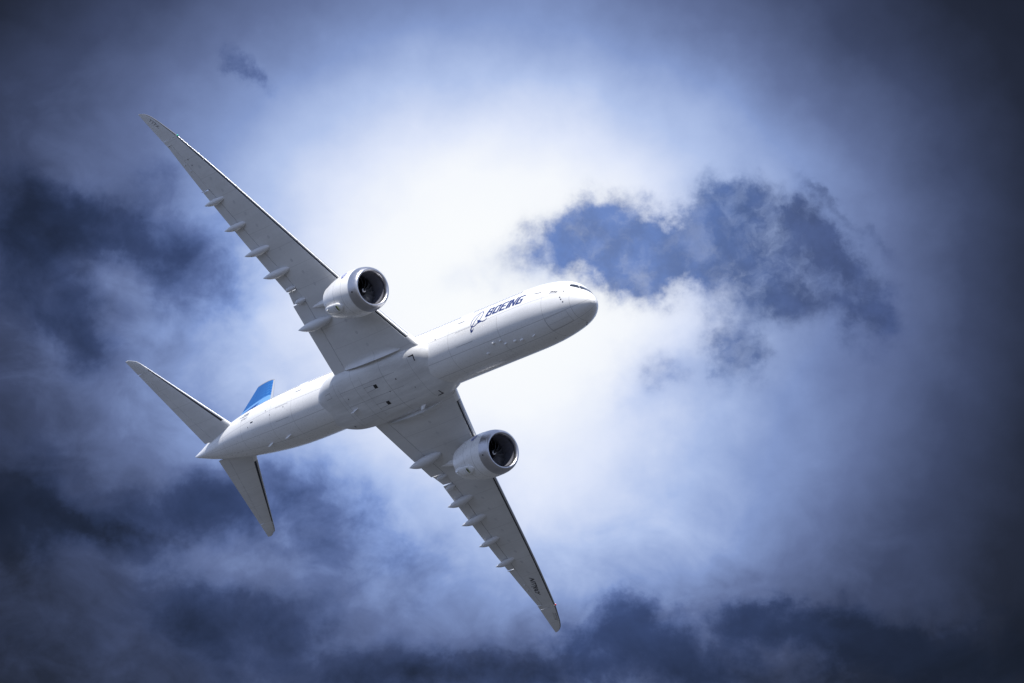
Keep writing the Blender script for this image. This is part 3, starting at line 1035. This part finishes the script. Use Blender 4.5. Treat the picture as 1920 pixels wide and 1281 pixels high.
    for i in range(19):
        q = i / 18
        x = 2.7 + 3.85 * q
        h = .34 * math.sin(math.pi * min(1, q * .55 + .02)) ** .6 if q < .9 else .34
        h = .36 * (1 - (1 - min(1, q / .35))**2.2)
        hw = .46 * (1 - (1 - min(1, q / .22))**2) * (1 if q < .6 else 1 - .55 * ((q - .6) / .4)**1.6) + .02
        if q > .8:
            h *= 1 - .55 * ((q - .8) / .2)**1.5
        r0 = float(nr(min(x, 6.6)))
        ring = []
        for j in range(24):
            w_ = 2*math.pi*j/24
            aa = rad(-90 + (6 if True else 0)) + hw*math.cos(w_) / r0
            rr = r0 - .12 + (h + .12) * max(0, .5 + .5*math.sin(w_))**.75
            ring.append(Vector((EX + x, ey + rr*math.cos(aa), EZ + EZs*x + rr*math.sin(aa))))
        rings.append(ring)
    v, f = loft(rings)
    gb = mesh_obj('gearbox_fairing', v, f, M_cowl, eng, sharp=60)

    def bmp(x, a, off, ey=ey):
        q = rad(-84) + a / 2.3
        r = float(nr(x)) + .30 + off
        return Vector((EX + x, ey + r*math.cos(q), EZ + EZs*x + r*math.sin(q)))
    decal('intake_stain', [((3.35, -.25), (3.55, -.25), (3.7, .25), (3.4, .25))], bmp, M_greenstain, eng, .06, (3, 3))
    decal('intake_slot', [((3.5, -.1), (3.62, -.1), (3.66, .16), (3.52, .16))], bmp, M_ink, eng, .075, (3, 3))
    # lip vent
    nl = lambda x, a, off: nac(x, a, off)
    decal('lip_vent', disc(None, .62, rad(-62) * 2.3, .09, 12), nac, M_black, eng, .012, (1, 2))
    blade('drain_mast', 5.4, -80 * 1.0, .7, .25, M_cowl, eng, .4, lambda x, p, off: nac(x, rad(p) * 2.3, off + .25))

# ------------------------------------------------------------------ tailplanes
def tail_pt(y, c, side, thin=1.0):
    xl = float(np.interp(y, [.5, 2.36, 10.9, 11.7, 12.1, 12.35, 12.52, 12.62], [63.95, 65.3, 73.75, 74.55, 75.0, 75.4, 75.9, 76.6]))
    xt = float(np.interp(y, [.5, 1.3, 12.62], [70.9, 71.3, 77.05]))
    z = .55 + (y - 1.5) * .222
    s_ = (.2969*math.sqrt(c) - .126*c - .3516*c*c + .2843*c**3 - .1036*c**4) / .1
    return Vector((xl + (xt-xl)*c, y, z + side * .048 * (xt-xl) * s_ * thin))


def tpanel(y0, y1, c0, c1, sgn, thin=1.0, nc=12, ny=22):
    rings = []
    for i in range(ny + 1):
        y = y0 + (y1-y0)*i/ny
        a_, b_ = c0(y), c1(y)
        cs = [a_ + (b_-a_)*.5*(1-math.cos(math.pi*j/nc)) for j in range(nc+1)]
        loop = [tail_pt(y, c, -1, thin) for c in cs] + [tail_pt(y, c, 1, thin) for c in cs][::-1]
        rings.append([Vector((p.x, sgn*p.y, p.z)) for p in loop])
    return loft(rings)


for s in (1, -1):
    lc = lambda y: .0735
    v, f = tpanel(.6, 12.58, lc, lambda y: .70, s)
    core = tpanel(2.2, 10.5, lambda y: .60, lambda y: .95, s, thin=.6)  # near-black core, painting the shade of the elevator gap
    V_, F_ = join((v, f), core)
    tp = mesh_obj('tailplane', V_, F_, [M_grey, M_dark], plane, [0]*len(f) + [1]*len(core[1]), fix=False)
    bm = bmesh.new()
    bm.from_mesh(tp.data)
    bmesh.ops.recalc_face_normals(bm, faces=bm.faces)
    bm.to_mesh(tp.data)
    bm.free()
    v, f = tpanel(1.2, 10.68, lambda y: .708, lambda y: 1.0, s)
    mesh_obj('elevator', v, f, M_grey, tp)
    v, f = tpanel(10.74, 12.58, lambda y: .702, lambda y: 1.0, s)
    mesh_obj('tip_trailing_edge', v, f, M_grey, tp)
    v, f = tpanel(2.9, 12.58, lambda y: 0.0, lambda y: .024 if y < 10.9 else .073, s, nc=8)
    mesh_obj('leading_edge', v, f, M_slat, tp)
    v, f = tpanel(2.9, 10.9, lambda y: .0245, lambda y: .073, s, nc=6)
    mesh_obj('dark_edge_strip', v, f, M_dark, tp)  # plain near-black strip just behind the leading edge
    v, f = tpanel(.6, 2.88, lambda y: 0.0, lambda y: .073, s, nc=8)
    mesh_obj('root_fillet', v, f, M_white, tp)

# ------------------------------------------------------------------ fin
def fin_pt(z, c, side):
    xl = float(np.interp(z, [1.5, 3, 4.2, 14.0, 14.3], [57.5, 60.6, 63.4, 72.95, 73.3]))
    xt = float(np.interp(z, [1.5, 14.3], [70.1, 76.6]))
    s_ = (.2969*math.sqrt(c) - .126*c - .3516*c*c + .2843*c**3 - .1036*c**4) / .1
    return Vector((xl + (xt-xl)*c, side * .05 * (xt-xl) * s_, z))


def fpanel(z0, z1, c0, c1, nz=16, nc=12):
    rings = []
    for i in range(nz + 1):
        z = z0 + (z1-z0)*i/nz
        cs = [c0 + (c1-c0)*.5*(1-math.cos(math.pi*j/nc)) for j in range(nc+1)]
        rings.append([fin_pt(z, c, 1) for c in cs] + [fin_pt(z, c, -1) for c in cs][::-1])
    return loft(rings)


v, f = fpanel(1.6, 14.05, .05, .70)
fin = mesh_obj('fin', v, f, M_fin, plane)
v, f = fpanel(3.2, 14.05, .706, 1.0)
mesh_obj('rudder', v, f, M_fin, fin)
v, f = fpanel(3.6, 14.05, 0, .0495, nc=8)
mesh_obj('leading_edge', v, f, M_slat, fin)
v, f = fpanel(14.06, 14.3, 0, 1)
mesh_obj('tip_cap', v, f, M_fincap, fin)
